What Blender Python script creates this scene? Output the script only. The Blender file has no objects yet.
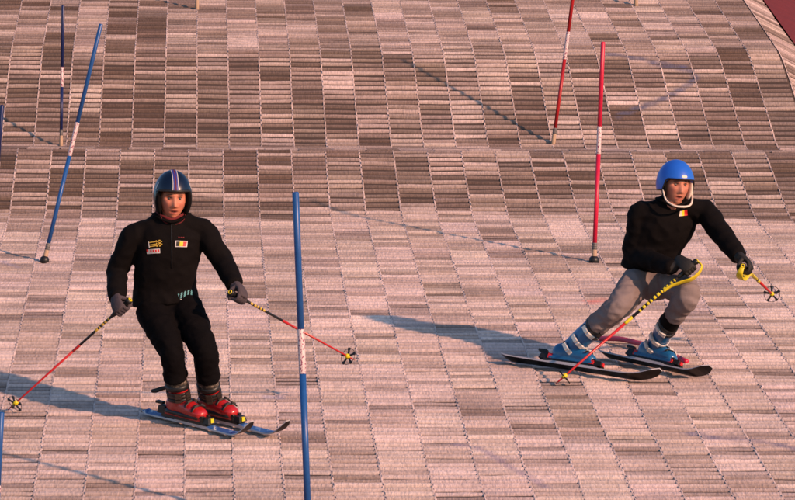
import bpy, math, random
from mathutils import Vector, Matrix, noise
from mathutils.bvhtree import BVHTree

S = bpy.context.scene
COL = S.collection
R = math.radians
random.seed(11)

# ------------------------------------------------------------------ camera
F = 4000.0                       # focal length in pixels of the 795 x 500 photograph
PITCH, YAW = R(4.0), R(2.9)
CAM = Vector((0, 0, 1.6))
cam = bpy.data.cameras.new('camera')
cam.sensor_fit = 'HORIZONTAL'
cam.sensor_width = 36.0
cam.lens = F / 795.0 * 36.0
cam.clip_start = 0.5
cam.clip_end = 3000
camo = bpy.data.objects.new('camera', cam)
COL.objects.link(camo)
camo.location = CAM
camo.rotation_euler = (R(90) + PITCH, 0, -YAW)
S.camera = camo

# ------------------------------------------------------------------ light
SUN = Vector((0.645, -0.700, 0.307)).normalized()
world = bpy.data.worlds.new('World')
S.world = world
world.use_nodes = True
wn = world.node_tree
wn.nodes.clear()
sky = wn.nodes.new('ShaderNodeTexSky')
sky.sky_type = 'NISHITA'
sky.sun_disc = False
sky.sun_elevation = math.asin(SUN.z)
sky.sun_rotation = math.atan2(SUN.x, SUN.y)
sky.altitude = 50
sky.ozone_density = 3.0
sky.dust_density = 0.6
bg = wn.nodes.new('ShaderNodeBackground')
bg.inputs['Strength'].default_value = 0.15
wo = wn.nodes.new('ShaderNodeOutputWorld')
wn.links.new(sky.outputs[0], bg.inputs[0])
wn.links.new(bg.outputs[0], wo.inputs[0])
sl = bpy.data.lights.new('sun', 'SUN')
sl.energy = 5.0
sl.angle = R(1.2)
sl.color = (1.0, 0.56, 0.36)
so = bpy.data.objects.new('sun', sl)
COL.objects.link(so)
so.rotation_euler = SUN.to_track_quat('Z', 'Y').to_euler()
S.view_settings.view_transform = 'Standard'
S.view_settings.look = 'None'
S.view_settings.gamma = 1.0
S.view_settings.use_curve_mapping = False
S.view_settings.exposure = 0.20

# ------------------------------------------------------------------ sight lines
FW = Vector((math.sin(YAW) * math.cos(PITCH), math.cos(YAW) * math.cos(PITCH), math.sin(PITCH)))
RT = Vector((math.cos(YAW), -math.sin(YAW), 0))
UP = RT.cross(FW)


def ray(u, v):
    return FW + RT * ((u - 397.5) / F) + UP * ((250 - v) / F)


def at(u, v, Y):
    r = ray(u, v)
    return CAM + r * (Y / r.y)


def proj(p):
    d = p - CAM
    z = d.dot(FW)
    return 397.5 + F * d.dot(RT) / z, 250 - F * d.dot(UP) / z


# ------------------------------------------------------------------ slope profile (Y, z)
KN = [(-80, 0), (14.42, 0), (30.106, 3.970), (31.366, 4.583), (32.866, 4.7306),
      (34.593, 5.7456), (36.808, 6.4957), (46.0, 9.6), (70, 11.0), (110, 11.0)]
RAD = [0, 1.5, .22, .16, .2, .3, .5, 2, 3, 0]
PR = []
for i, (y, z) in enumerate(KN):
    if i in (0, len(KN) - 1):
        PR.append(Vector((y, z)))
        continue
    k = Vector((y, z))
    a = k + (Vector(KN[i - 1]) - k).normalized() * RAD[i]
    b = k + (Vector(KN[i + 1]) - k).normalized() * RAD[i]
    for j in range(7):
        t = j / 6
        PR.append(a * (1 - t) ** 2 + k * 2 * t * (1 - t) + b * t * t)
CUM = [0]
for i in range(1, len(PR)):
    CUM.append(CUM[-1] + (PR[i] - PR[i - 1]).length)


def s_of_y(y):
    for i in range(1, len(PR)):
        if PR[i].x >= y:
            t = (y - PR[i - 1].x) / (PR[i].x - PR[i - 1].x)
            return CUM[i - 1] + t * (CUM[i] - CUM[i - 1])


def prof(s):
    """point (Y,z) and unit tangent at arc length s"""
    lo, hi = 0, len(CUM) - 1
    while hi - lo > 1:
        m = (lo + hi) // 2
        if CUM[m] <= s:
            lo = m
        else:
            hi = m
    t = (s - CUM[lo]) / (CUM[hi] - CUM[lo])
    d = (PR[hi] - PR[lo]).normalized()
    return PR[lo].lerp(PR[hi], t), d


def zof(y):
    return prof(s_of_y(y))[0].y


def grd(u, v):
    """where the sight line through a pixel meets the slope"""
    r = ray(u, v)
    prev = 15.0
    y = 15.0
    while y < 60:
        p = CAM + r * (y / r.y)
        if p.z < zof(y):
            break
        prev = y
        y += 0.05
    lo, hi = prev, y
    for _ in range(20):
        m = (lo + hi) / 2
        p = CAM + r * (m / r.y)
        if p.z < zof(m):
            hi = m
        else:
            lo = m
    return CAM + r * (lo / r.y)


# ------------------------------------------------------------------ material helpers
def nodes(name):
    m = bpy.data.materials.new(name)
    m.use_nodes = True
    nt = m.node_tree
    b = nt.nodes['Principled BSDF']
    return m, nt, b


def mat(name, c, rough=.6, metal=0., var=.12, scale=30., bump=0., bscale=120., spec=.4, coat=0.):
    m, nt, b = nodes(name)
    b.inputs['Roughness'].default_value = rough
    b.inputs['Metallic'].default_value = metal
    b.inputs['Specular IOR Level'].default_value = spec
    b.inputs['Coat Weight'].default_value = coat
    b.inputs['Coat Roughness'].default_value = .08
    tc = nt.nodes.new('ShaderNodeTexCoord')
    n = nt.nodes.new('ShaderNodeTexNoise')
    n.inputs['Scale'].default_value = scale
    n.inputs['Detail'].default_value = 4
    nt.links.new(tc.outputs['Object'], n.inputs['Vector'])
    mx = nt.nodes.new('ShaderNodeMix')
    mx.data_type = 'RGBA'
    mx.inputs['A'].default_value = [x * (1 - var) for x in c] + [1]
    mx.inputs['B'].default_value = [min(1, x * (1 + var)) for x in c] + [1]
    nt.links.new(n.outputs['Fac'], mx.inputs['Factor'])
    nt.links.new(mx.outputs['Result'], b.inputs['Base Color'])
    if bump:
        n2 = nt.nodes.new('ShaderNodeTexNoise')
        n2.inputs['Scale'].default_value = bscale
        n2.inputs['Detail'].default_value = 3
        nt.links.new(tc.outputs['Object'], n2.inputs['Vector'])
        bp = nt.nodes.new('ShaderNodeBump')
        bp.inputs['Strength'].default_value = bump
        bp.inputs['Distance'].default_value = .004
        nt.links.new(n2.outputs['Fac'], bp.inputs['Height'])
        nt.links.new(bp.outputs['Normal'], b.inputs['Normal'])
    return m


def attr_mat(name, rough, bump=.0, bvec=(1, 1, 1), vary=.0, vvec=(1, 1, 1), spec=.3, sss=0):
    """colour from the mesh attribute 'col', fine grain from noise in world space"""
    m, nt, b = nodes(name)
    b.inputs['Roughness'].default_value = rough
    b.inputs['Specular IOR Level'].default_value = spec
    a = nt.nodes.new('ShaderNodeAttribute')
    a.attribute_name = 'col'
    g = nt.nodes.new('ShaderNodeNewGeometry')
    src = a.outputs['Color']
    if vary:
        for k, (vv, amt) in enumerate(((vvec, vary), ((2.3, 1.1, 1.1), vary * .75), ((260, 190, 190), vary * .7))):
            mp = nt.nodes.new('ShaderNodeVectorMath')
            mp.operation = 'MULTIPLY'
            mp.inputs[1].default_value = vv
            nt.links.new(g.outputs['Position'], mp.inputs[0])
            n = nt.nodes.new('ShaderNodeTexNoise')
            n.inputs['Scale'].default_value = 1
            n.inputs['Detail'].default_value = 2 if k != 1 else 4
            nt.links.new(mp.outputs[0], n.inputs['Vector'])
            mr = nt.nodes.new('ShaderNodeMapRange')
            mr.inputs['From Min'].default_value = .3
            mr.inputs['From Max'].default_value = .7
            mr.inputs['To Min'].default_value = 1 - amt
            mr.inputs['To Max'].default_value = 1 + amt
            nt.links.new(n.outputs['Fac'], mr.inputs['Value'])
            mu = nt.nodes.new('ShaderNodeVectorMath')
            mu.operation = 'SCALE'
            nt.links.new(src, mu.inputs[0])
            nt.links.new(mr.outputs['Result'], mu.inputs['Scale'])
            src = mu.outputs[0]
            if k == 0 and bump:
                bp = nt.nodes.new('ShaderNodeBump')
                bp.inputs['Strength'].default_value = bump
                bp.inputs['Distance'].default_value = .01
                nt.links.new(n.outputs['Fac'], bp.inputs['Height'])
                nt.links.new(bp.outputs['Normal'], b.inputs['Normal'])
    nt.links.new(src, b.inputs['Base Color'])
    if sss:
        b.inputs['Subsurface Weight'].default_value = sss
        b.inputs['Subsurface Radius'].default_value = (.012, .005, .003)
        b.inputs['Subsurface Scale'].default_value = 1.0
    return m


# ------------------------------------------------------------------ object helpers
def obj(name, me, material=None, parent=None, smooth=False, label=None, cat=None, group=None, kind=None):
    o = bpy.data.objects.new(name, me)
    COL.objects.link(o)
    if material is not None and me is not None:
        for mm in (material if isinstance(material, (list, tuple)) else [material]):
            me.materials.append(mm)
    if smooth:
        me.polygons.foreach_set('use_smooth', [True] * len(me.polygons))
    if parent is not None:
        o.parent = parent
        o.matrix_parent_inverse = Matrix.Translation(-parent.location) if parent.location.length else Matrix()
        if parent.parent is not None:
            o.matrix_parent_inverse = Matrix()
    if label: o['label'] = label
    if cat: o['category'] = cat
    if group: o['group'] = group
    if kind: o['kind'] = kind
    return o


def empty(name, loc, label, cat, group=None):
    o = bpy.data.objects.new(name, None)
    o.empty_display_size = .2
    COL.objects.link(o)
    o.location = loc
    o['label'] = label
    o['category'] = cat
    if group: o['group'] = group
    return o


class MB:
    """collects shapes in world coordinates"""

    def __init__(self):
        self.v, self.f, self.mi = [], [], []

    def add(self, vs, fs, mi=0):
        o = len(self.v)
        self.v += [Vector(q) for q in vs]
        self.f += [tuple(i + o for i in q) for q in fs]
        self.mi += [mi] * len(fs)

    def loft(self, pts, rad, ref=(1, 0, 0), n=14, sub=5, caps=True, mi=0, capk=.6):
        pts = [Vector(p) for p in pts]
        rad = [(r, r) if not isinstance(r, (tuple, list)) else r for r in rad]
        P, Q = [], []
        m = len(pts)
        for i in range(m - 1):
            p0, p1, p2, p3 = pts[max(i - 1, 0)], pts[i], pts[i + 1], pts[min(i + 2, m - 1)]
            for j in range(sub):
                t = j / sub
                P.append(.5 * ((2 * p1) + (p2 - p0) * t + (2 * p0 - 5 * p1 + 4 * p2 - p3) * t * t + (3 * p1 - p0 - 3 * p2 + p3) * t ** 3))
                Q.append(tuple(rad[i][k] * (1 - t) + rad[i + 1][k] * t for k in (0, 1)))
        P.append(pts[-1]); Q.append(rad[-1])
        T = []
        for i in range(len(P)):
            T.append((P[min(i + 1, len(P) - 1)] - P[max(i - 1, 0)]).normalized())
        if caps:
            h0, h1 = max(Q[0]) * capk, max(Q[-1]) * capk
            P = [P[0] - T[0] * h0, P[0] - T[0] * h0 * .75] + P + [P[-1] + T[-1] * h1 * .75, P[-1] + T[-1] * h1]
            Q = [(Q[0][0] * .15, Q[0][1] * .15), (Q[0][0] * .68, Q[0][1] * .68)] + Q + [(Q[-1][0] * .68, Q[-1][1] * .68), (Q[-1][0] * .15, Q[-1][1] * .15)]
            T = [T[0], T[0]] + T + [T[-1], T[-1]]
        ref = Vector(ref).normalized()
        vs, fs = [], []
        for p, q, t in zip(P, Q, T):
            a = ref - t * ref.dot(t)
            if a.length < 1e-3:
                a = Vector((0, 0, 1)) - t * t.z
            a.normalize()
            b = t.cross(a)
            for k in range(n):
                an = 2 * math.pi * k / n
                vs.append(p + a * (q[0] * math.cos(an)) + b * (q[1] * math.sin(an)))
        L = len(P)
        for i in range(L - 1):
            for k in range(n):
                k2 = (k + 1) % n
                fs.append((i * n + k, i * n + k2, (i + 1) * n + k2, (i + 1) * n + k))
        fs.append(tuple(range(n - 1, -1, -1)))
        fs.append(tuple((L - 1) * n + k for k in range(n)))
        self.add(vs, fs, mi)

    def box(self, c, ax, ay, az, mi=0, taper=1.0):
        c, ax, ay, az = Vector(c), Vector(ax), Vector(ay), Vector(az)
        vs = []
        for k in (-1, 1):
            t = 1 if k < 0 else taper
            for i, j in ((-1, -1), (1, -1), (1, 1), (-1, 1)):
                vs.append(c + ax * i * t + ay * j * t + az * k)
        self.add(vs, [(3, 2, 1, 0), (4, 5, 6, 7), (0, 1, 5, 4), (1, 2, 6, 5), (2, 3, 7, 6), (3, 0, 4, 7)], mi)

    def lathe(self, base, axis, prof_, n=16, mi=0):
        """prof_: list of (distance along axis, radius)"""
        axis = Vector(axis).normalized()
        a = axis.orthogonal().normalized()
        b = axis.cross(a)
        vs, fs = [], []
        for h, r in prof_:
            for k in range(n):
                an = 2 * math.pi * k / n
                vs.append(Vector(base) + axis * h + a * (r * math.cos(an)) + b * (r * math.sin(an)))
        for i in range(len(prof_) - 1):
            for k in range(n):
                k2 = (k + 1) % n
                fs.append((i * n + k, i * n + k2, (i + 1) * n + k2, (i + 1) * n + k))
        fs.append(tuple(range(n - 1, -1, -1)))
        fs.append(tuple((len(prof_) - 1) * n + k for k in range(n)))
        self.add(vs, fs, mi)

    def torus(self, c, axis, r, tr, n=22, m=7, mi=0):
        axis = Vector(axis).normalized()
        a = axis.orthogonal().normalized()
        b = axis.cross(a)
        vs, fs = [], []
        for i in range(n):
            d = a * math.cos(2 * math.pi * i / n) + b * math.sin(2 * math.pi * i / n)
            for j in range(m):
                an = 2 * math.pi * j / m
                vs.append(Vector(c) + d * (r + tr * math.cos(an)) + axis * (tr * math.sin(an)))
        for i in range(n):
            for j in range(m):
                i2, j2 = (i + 1) % n, (j + 1) % m
                fs.append((i * m + j, i2 * m + j, i2 * m + j2, i * m + j2))
        self.add(vs, fs, mi)

    def mesh(self, name, origin=None):
        me = bpy.data.meshes.new(name)
        o = Vector(origin) if origin is not None else Vector()
        me.from_pydata([tuple(q - o) for q in self.v], [], self.f)
        me.polygons.foreach_set('material_index', self.mi)
        me.update()
        return me

    def build(self, name, material, parent=None, smooth=True, **kw):
        return obj(name, self.mesh(name), material, parent, smooth, **kw)


def remesh(me, voxel, smooth=4, fac=.5):
    o = bpy.data.objects.new('temporary', me)
    COL.objects.link(o)
    md = o.modifiers.new('r', 'REMESH')
    md.mode = 'VOXEL'
    md.voxel_size = voxel
    if smooth:
        ms = o.modifiers.new('s', 'SMOOTH')
        ms.factor = fac
        ms.iterations = smooth
    dg = bpy.context.evaluated_depsgraph_get()
    dg.update()
    nm = bpy.data.meshes.new_from_object(o.evaluated_get(dg))
    bpy.data.objects.remove(o)
    bpy.data.meshes.remove(me)
    nm.polygons.foreach_set('use_smooth', [True] * len(nm.polygons))
    return nm


def folds(me, amp, freq, stretch=(1, 1, 1.6), seed=0):
    """cloth folds: push the surface along its normals"""
    ns = [v.normal.copy() for v in me.vertices]
    off = Vector((seed * 3.7, seed * 1.3, seed * 2.1))
    for v, n in zip(me.vertices, ns):
        p = Vector((v.co.x * stretch[0], v.co.y * stretch[1], v.co.z * stretch[2]))
        a = noise.noise(p * freq + off)
        b = noise.noise(p * freq * 2.3 + off * 2)
        v.co += n * (amp * ((1 - abs(a) * 2.6) * .75 + b * .45))
    me.update()


def bvh(me):
    return BVHTree.FromPolygons([v.co.copy() for v in me.vertices], [tuple(p.vertices) for p in me.polygons])


# ------------------------------------------------------------------ materials
M_mat = attr_mat('bristle_mat', .85, bump=.55, bvec=(1, 1, 1), vary=.17, vvec=(75, 16, 16), spec=.25)
M_under = mat('slope_underlay', (.062, .041, .032), .95, var=.35, scale=3, bump=.4, bscale=60)  # dark brown sheet; its tone also stands in for shade between the rows
M_earth = mat('grassy_earth', (.075, .085, .035), .95, var=.4, scale=.8, bump=.6, bscale=4)
M_red_mat = mat('red_matting', (.13, .011, .011), .85, var=.3, scale=6, bump=.6, bscale=60)
M_blue = mat('blue_gate_plastic', (.012, .075, .26), .38, var=.32, scale=22, bump=.05)
M_navy = mat('navy_gate_plastic', (.008, .016, .085), .4, var=.32, scale=22)
M_red = mat('red_gate_plastic', (.33, .012, .016), .4, var=.32, scale=22)
M_crim = mat('crimson_gate_plastic', (.52, .012, .05), .38, var=.32, scale=22)
M_pink = mat('dull_pink_plastic', (.40, .05, .10), .5, var=.2, scale=14)
M_tan = mat('tan_socket', (.36, .25, .17), .7, var=.2, scale=60)
M_grey_joint = mat('grey_joint', (.12, .11, .11), .55, var=.2, scale=60)
M_blackp = mat('black_plastic', (.010, .010, .011), .45, var=.2, scale=60)
M_blackc = mat('black_cloth', (.0038, .0028, .0030), .85, var=.3, scale=25, bump=.3, bscale=300, spec=.10)
M_blackt = mat('black_trouser_cloth', (.0036, .0030, .0036), .9, var=.3, scale=25, bump=.3, bscale=300, spec=.06)
M_greyt = mat('grey_trouser_cloth', (.185, .150, .150), .9, var=.22, scale=9, bump=.35, bscale=260, spec=.15)
M_glove_grey = mat('grey_glove_knit', (.052, .040, .048), .85, var=.25, scale=60, bump=.3, bscale=300)
M_glove_black = mat('black_glove', (.010, .009, .009), .7, var=.25, scale=60, bump=.3, bscale=300)
M_yellow = mat('yellow_plastic', (.62, .50, .015), .4, var=.12, scale=40)
M_pole_red = mat('red_pole_lacquer', (.40, .012, .014), .3, var=.1, scale=30, spec=.5)
M_navy_shell = mat('navy_helmet_shell', (.002, .0065, .024), .28, var=.2, scale=20, spec=.45, coat=.12)
M_blue_shell = mat('blue_helmet_shell', (.014, .11, .55), .36, var=.08, scale=20, spec=.45)
M_white = mat('white_print_and_glint', (.48, .46, .46), .5, var=.08, scale=40)
M_cream = mat('cream_guard', (.62, .52, .44), .5, var=.1, scale=40)
M_print_red = mat('red_print', (.50, .015, .02), .5, var=.08, scale=40)
M_print_blue = mat('blue_print', (.03, .035, .22), .5, var=.08, scale=40)
M_print_gold = mat('gold_print', (.55, .36, .05), .5, var=.12, scale=40)
M_print_teal = mat('teal_print', (.07, .24, .27), .6, var=.15, scale=60)
M_maroon = mat('maroon_lining', (.12, .010, .014), .85, var=.2, scale=60)
M_boot_red = mat('red_boot_shell', (.36, .009, .011), .36, var=.1, scale=20, spec=.5, coat=.3)
M_boot_blue = mat('blue_boot_shell', (.010, .10, .25), .32, var=.14, scale=20, spec=.5, coat=.3)
M_buckle = mat('buckle_metal', (.62, .60, .58), .35, metal=.3, var=.15, scale=40)
M_buckle_dark = mat('dark_buckle', (.06, .045, .04), .35, metal=.6, var=.2, scale=40)
M_skin = attr_mat('skin', .52, vary=.05, vvec=(90, 90, 90), spec=.35, sss=.04)
M_eye_white = mat('eye_white', (.26, .20, .17), .25, var=.02)
M_iris = mat('iris', (.03, .03, .035), .15, var=.1)
M_hair = mat('hair', (.05, .028, .016), .7, var=.3, scale=200)


def band_mat():
    m, nt, b = nodes('white_gate_band')
    tc = nt.nodes.new('ShaderNodeTexCoord')
    mp = nt.nodes.new('ShaderNodeMapping')
    mp.inputs['Scale'].default_value = (110, 110, 75)
    nt.links.new(tc.outputs['Object'], mp.inputs[0])
    n = nt.nodes.new('ShaderNodeTexNoise')
    n.inputs['Scale'].default_value = 1.0
    n.inputs['Detail'].default_value = 1.5
    nt.links.new(mp.outputs[0], n.inputs['Vector'])
    cr = nt.nodes.new('ShaderNodeValToRGB')
    e = cr.color_ramp.elements
    e[0].position = .555; e[0].color = (.56, .45, .46, 1)
    e[1].position = .60; e[1].color = (.20, .035, .09, 1)
    nt.links.new(n.outputs['Fac'], cr.inputs[0])
    nt.links.new(cr.outputs[0], b.inputs['Base Color'])
    b.inputs['Roughness'].default_value = .45
    return m


def camo_mat():
    m, nt, b = nodes('patterned_liner')
    tc = nt.nodes.new('ShaderNodeTexCoord')
    n = nt.nodes.new('ShaderNodeTexNoise')
    n.inputs['Scale'].default_value = 42
    n.inputs['Detail'].default_value = 1
    nt.links.new(tc.outputs['Object'], n.inputs['Vector'])
    cr = nt.nodes.new('ShaderNodeValToRGB')
    cr.color_ramp.interpolation = 'CONSTANT'
    e = cr.color_ramp.elements
    e[0].position = 0; e[0].color = (.012, .010, .009, 1)
    e[1].position = .5; e[1].color = (.075, .055, .04, 1)
    x = e.new(.57); x.color = (.03, .028, .02, 1)
    x = e.new(.63); x.color = (.16, .13, .11, 1)
    nt.links.new(n.outputs['Fac'], cr.inputs[0])
    nt.links.new(cr.outputs[0], b.inputs['Base Color'])
    b.inputs['Roughness'].default_value = .8
    return m


def ski_top_mat(name, base, c1, c2, sc):
    """printed ski top sheet: streaky graphics along the ski"""
    m, nt, b = nodes(name)
    tc = nt.nodes.new('ShaderNodeTexCoord')
    mp = nt.nodes.new('ShaderNodeMapping')
    mp.inputs['Rotation'].default_value = (0, 0, R(45))
    mp.inputs['Scale'].default_value = sc
    nt.links.new(tc.outputs['Object'], mp.inputs[0])
    n = nt.nodes.new('ShaderNodeTexNoise')
    n.inputs['Scale'].default_value = 1
    n.inputs['Detail'].default_value = 2
    nt.links.new(mp.outputs[0], n.inputs['Vector'])
    cr = nt.nodes.new('ShaderNodeValToRGB')
    cr.color_ramp.interpolation = 'CONSTANT'
    e = cr.color_ramp.elements
    e[0].position = 0; e[0].color = (*base, 1)
    e[1].position = .52; e[1].color = (*c1, 1)
    x = e.new(.63); x.color = (*c2, 1)
    nt.links.new(n.outputs['Fac'], cr.inputs[0])
    nt.links.new(cr.outputs[0], b.inputs['Base Color'])
    b.inputs['Roughness'].default_value = .45
    return m


M_band = band_mat()
M_camo = camo_mat()
M_ski_blue = ski_top_mat('blue_white_ski_print', (.03, .10, .30), (.10, .20, .42), (.65, .65, .68), (30, 7, 7))
M_ski_black = ski_top_mat('black_ski_print', (.02, .02, .022), (.06, .06, .065), (.35, .34, .36), (30, 7, 7))
M_ski_base = mat('black_ski_base', (.007, .006, .007), .4, var=.3, scale=15, spec=.3)
M_ski_edge = mat('pale_ski_edge', (.42, .41, .44), .4, metal=.3, var=.1, scale=30)

# ------------------------------------------------------------------ the hill
MW = 0.268                                       # width of one column of mats
SEAM = at(744, 0, 36.78).x                       # column line where the surface bends down to the right
XL = SEAM - MW * 46

me = bpy.data.meshes.new('ground')
me.from_pydata([(-900, -900, -.06), (900, -900, -.06), (900, 900, -.06), (-900, 900, -.06)], [], [(0, 1, 2, 3)])
obj('ground', me, M_earth, kind='structure')


def sheet(name, cols, material, y0=-20.0, **kw):
    """sheet that follows the slope profile; cols = [(x, height offset)]"""
    vs, fs = [], []
    ys = [p for p in PR if p.x >= y0]
    for p in ys:
        for x, dz in cols:
            vs.append((x, p.x, max(dz, -.05) if dz == 'g' else p.y + dz))
    n = len(cols)
    for i in range(len(ys) - 1):
        for k in range(n - 1):
            fs.append((i * n + k, i * n + k + 1, (i + 1) * n + k + 1, (i + 1) * n + k))
    m = bpy.data.meshes.new(name)
    m.from_pydata(vs, [], fs)
    return obj(name, m, material, kind='structure', **kw)


# hillside carries slope and side bank
vs, fs = [], []
ys = [p for p in PR if p.x >= 12]
for p in ys:
    for x, k in ((-45, 0), (XL - .6, 1), (SEAM + 3.2, 2), (50, 0)):
        vs.append((x, p.x, -.09 if k == 0 else (p.y - .10 if k == 1 else p.y - 1.75)))
for i in range(len(ys) - 1):
    for k in range(3):
        fs.append((i * 4 + k, i * 4 + k + 1, (i + 1) * 4 + k + 1, (i + 1) * 4 + k))
me = bpy.data.meshes.new('hillside')
me.from_pydata(vs, [], fs)
obj('hillside', me, M_earth, kind='structure')

BT = math.tan(R(27))
slope = sheet('ski_slope', [(XL - .5, 0), (SEAM, 0), (SEAM + MW + .03, -(MW + .03) * BT)], M_under, y0=10)
sheet('red_matting', [(SEAM + MW + .034, -(MW + .03) * BT + .02), (SEAM + .9, -.9 * BT + .03), (SEAM + 3.1, -3.1 * BT)], M_red_mat, y0=14)

# paint, stains and other lines coloured into the bristles, a pole shadow among them: (polyline in metres, half width, colour, strength)
MARKS = []


def mark(px, hw, c, a):
    MARKS.append(([grd(*q) for q in px], hw, Vector(c), a))


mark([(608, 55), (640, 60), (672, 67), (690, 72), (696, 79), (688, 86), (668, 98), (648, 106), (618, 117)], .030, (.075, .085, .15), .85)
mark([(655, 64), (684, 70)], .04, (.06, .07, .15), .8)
mark([(452, 445), (475, 449), (490, 455), (513, 470), (548, 489)], .022, (.20, .17, .27), .6)
mark([(690, 434), (715, 440), (745, 441), (770, 445), (800, 451)], .032, (.12, .12, .20), .75)  # shadow of an unseen pole, coloured into the mats
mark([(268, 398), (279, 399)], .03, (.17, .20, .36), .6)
mark([(592, 303), (603, 302)], .055, (.50, .14, .13), .75)
mark([(0, 262), (18, 268)], .02, (.2, .2, .33), .5)


def mark_at(p):
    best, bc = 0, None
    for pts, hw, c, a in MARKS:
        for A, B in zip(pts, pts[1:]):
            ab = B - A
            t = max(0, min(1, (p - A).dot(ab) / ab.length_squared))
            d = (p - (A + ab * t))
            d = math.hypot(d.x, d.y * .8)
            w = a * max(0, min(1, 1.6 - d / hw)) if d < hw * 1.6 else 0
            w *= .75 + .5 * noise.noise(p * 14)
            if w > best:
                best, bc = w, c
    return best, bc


# ---------------------------------------------------------------- brush mats
FRESH = Vector((.69, .535, .485))
DIRT = Vector((.108, .068, .051))
PITCHB = .098


def build_mat(x0, s0, nb, c, wear, fine, tilt, rng, xw=MW, wear_w=0.):
    """one mat: nb rows of bristles across, a pale woven edge on its left side.
    returns verts, faces, colours (per vertex)"""
    V, Fc, C = [], [], []

    def P(x, s, h):
        p, t = prof(s)
        y, z = p.x - t.y * h, p.y + t.x * h
        dx = x - SEAM
        if tilt:
            z -= dx * tilt
        return Vector((x, y, z))

    nseg = 3 if not fine else 13
    xa, xb = x0 + .011, x0 + xw + .0005
    lift = rng.uniform(-.001, .002)
    worn = set()
    k = 0
    while k < nb:
        if rng.random() < wear:
            worn.add(k)
            if rng.random() < .5:
                worn.add(k + 1)
            k += 2
        k += 1
    skew = rng.uniform(-.006, .006)
    for b in range(nb):
        cc = c * rng.uniform(.80 - .20 * wear_w, 1.08 + .30 * wear_w)
        if rng.random() < .16:
            cc = cc.lerp(DIRT, rng.uniform(.15, .45))
        if rng.random() < .10 + .22 * wear_w:
            cc = c.lerp(FRESH, rng.uniform(.2, .6))
        h = (rng.uniform(.0085, .0110) + lift) * (1 + .40 * min(1, wear_w * 1.2))
        wid = rng.uniform(.070, .080) - .022 * min(1, wear_w * 1.2)
        if b in worn:
            cc = c.lerp(DIRT, rng.uniform(.30, .60))
            h *= rng.uniform(.65, .9)
            wid *= .94
        if b == 0 and rng.random() < .35:
            h *= .8
            cc = cc.lerp(DIRT, .35)
        sb = s0 + b * PITCHB + rng.uniform(-.004, .004)
        pr = [(0, 0.0), (.010, h * .6), (.026, h), (wid - .010, h * 1.04), (wid, .002)]
        o = len(V)
        JS = [rng.uniform(-.005, .005) for _ in range(5)]
        JH = [rng.uniform(-.0035, .0025) for _ in range(5)]
        for i in range(nseg + 1):
            t = i / nseg
            x = xa + (xb - xa) * t
            i0 = min(2, int(t * 3)); tf = t * 3 - i0
            js = (JS[i0] * (1 - tf) + JS[i0 + 1] * tf) * .6 + skew * (t - .5) * 2
            jh = (JH[i0] * (1 - tf) + JH[i0 + 1] * tf) * .6
            for q, (ds, hh) in enumerate(pr):
                p = P(x, sb + ds + js * (1 if q < 3 else .4), max(.001, hh + (jh if 0 < q < 4 else 0)))
                V.append(p)
                col = cc * (1.0 if q in (2, 3) else ((.80 - .18 * wear_w) if q == 1 else .62))  # row fronts darker than tops: shade put into the colour, dirt at the foot
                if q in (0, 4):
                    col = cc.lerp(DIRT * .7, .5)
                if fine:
                    a, pc = mark_at(p)
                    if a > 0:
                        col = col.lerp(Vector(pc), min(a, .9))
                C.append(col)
        m = len(pr)
        for i in range(nseg):
            for q in range(m - 1):
                Fc.append((o + i * m + q, o + (i + 1) * m + q, o + (i + 1) * m + q + 1, o + i * m + q + 1))
        Fc.append(tuple(o + q for q in range(m)))
        Fc.append(tuple(o + nseg * m + q for q in range(m - 1, -1, -1)))
    # woven edge
    ce = (FRESH * rng.uniform(.80, 1.12)).lerp(c, .3)
    L = nb * PITCHB
    ns = max(2, nb)
    o = len(V)
    for i in range(ns + 1):
        s = s0 + L * i / ns - .006
        j = rng.uniform(-.0015, .0015)
        for dx, h in ((0.0005, .004), (.002, .0085), (.010, .0085), (.0125, .006)):
            V.append(P(x0 + dx + j, s, h + rng.uniform(-.001, .001)))
            C.append(ce * rng.uniform(.72, 1.08))
    for i in range(ns):
        for q in range(3):
            Fc.append((o + i * 4 + q, o + i * 4 + q + 1, o + (i + 1) * 4 + q + 1, o + (i + 1) * 4 + q))
    return V, Fc, C


def col_attr(me, cols):
    a = me.attributes.new('col', 'FLOAT_COLOR', 'POINT')
    buf = []
    for c in cols:
        buf += [c[0], c[1], c[2], 1.0]
    a.data.foreach_set('color', buf)


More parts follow.
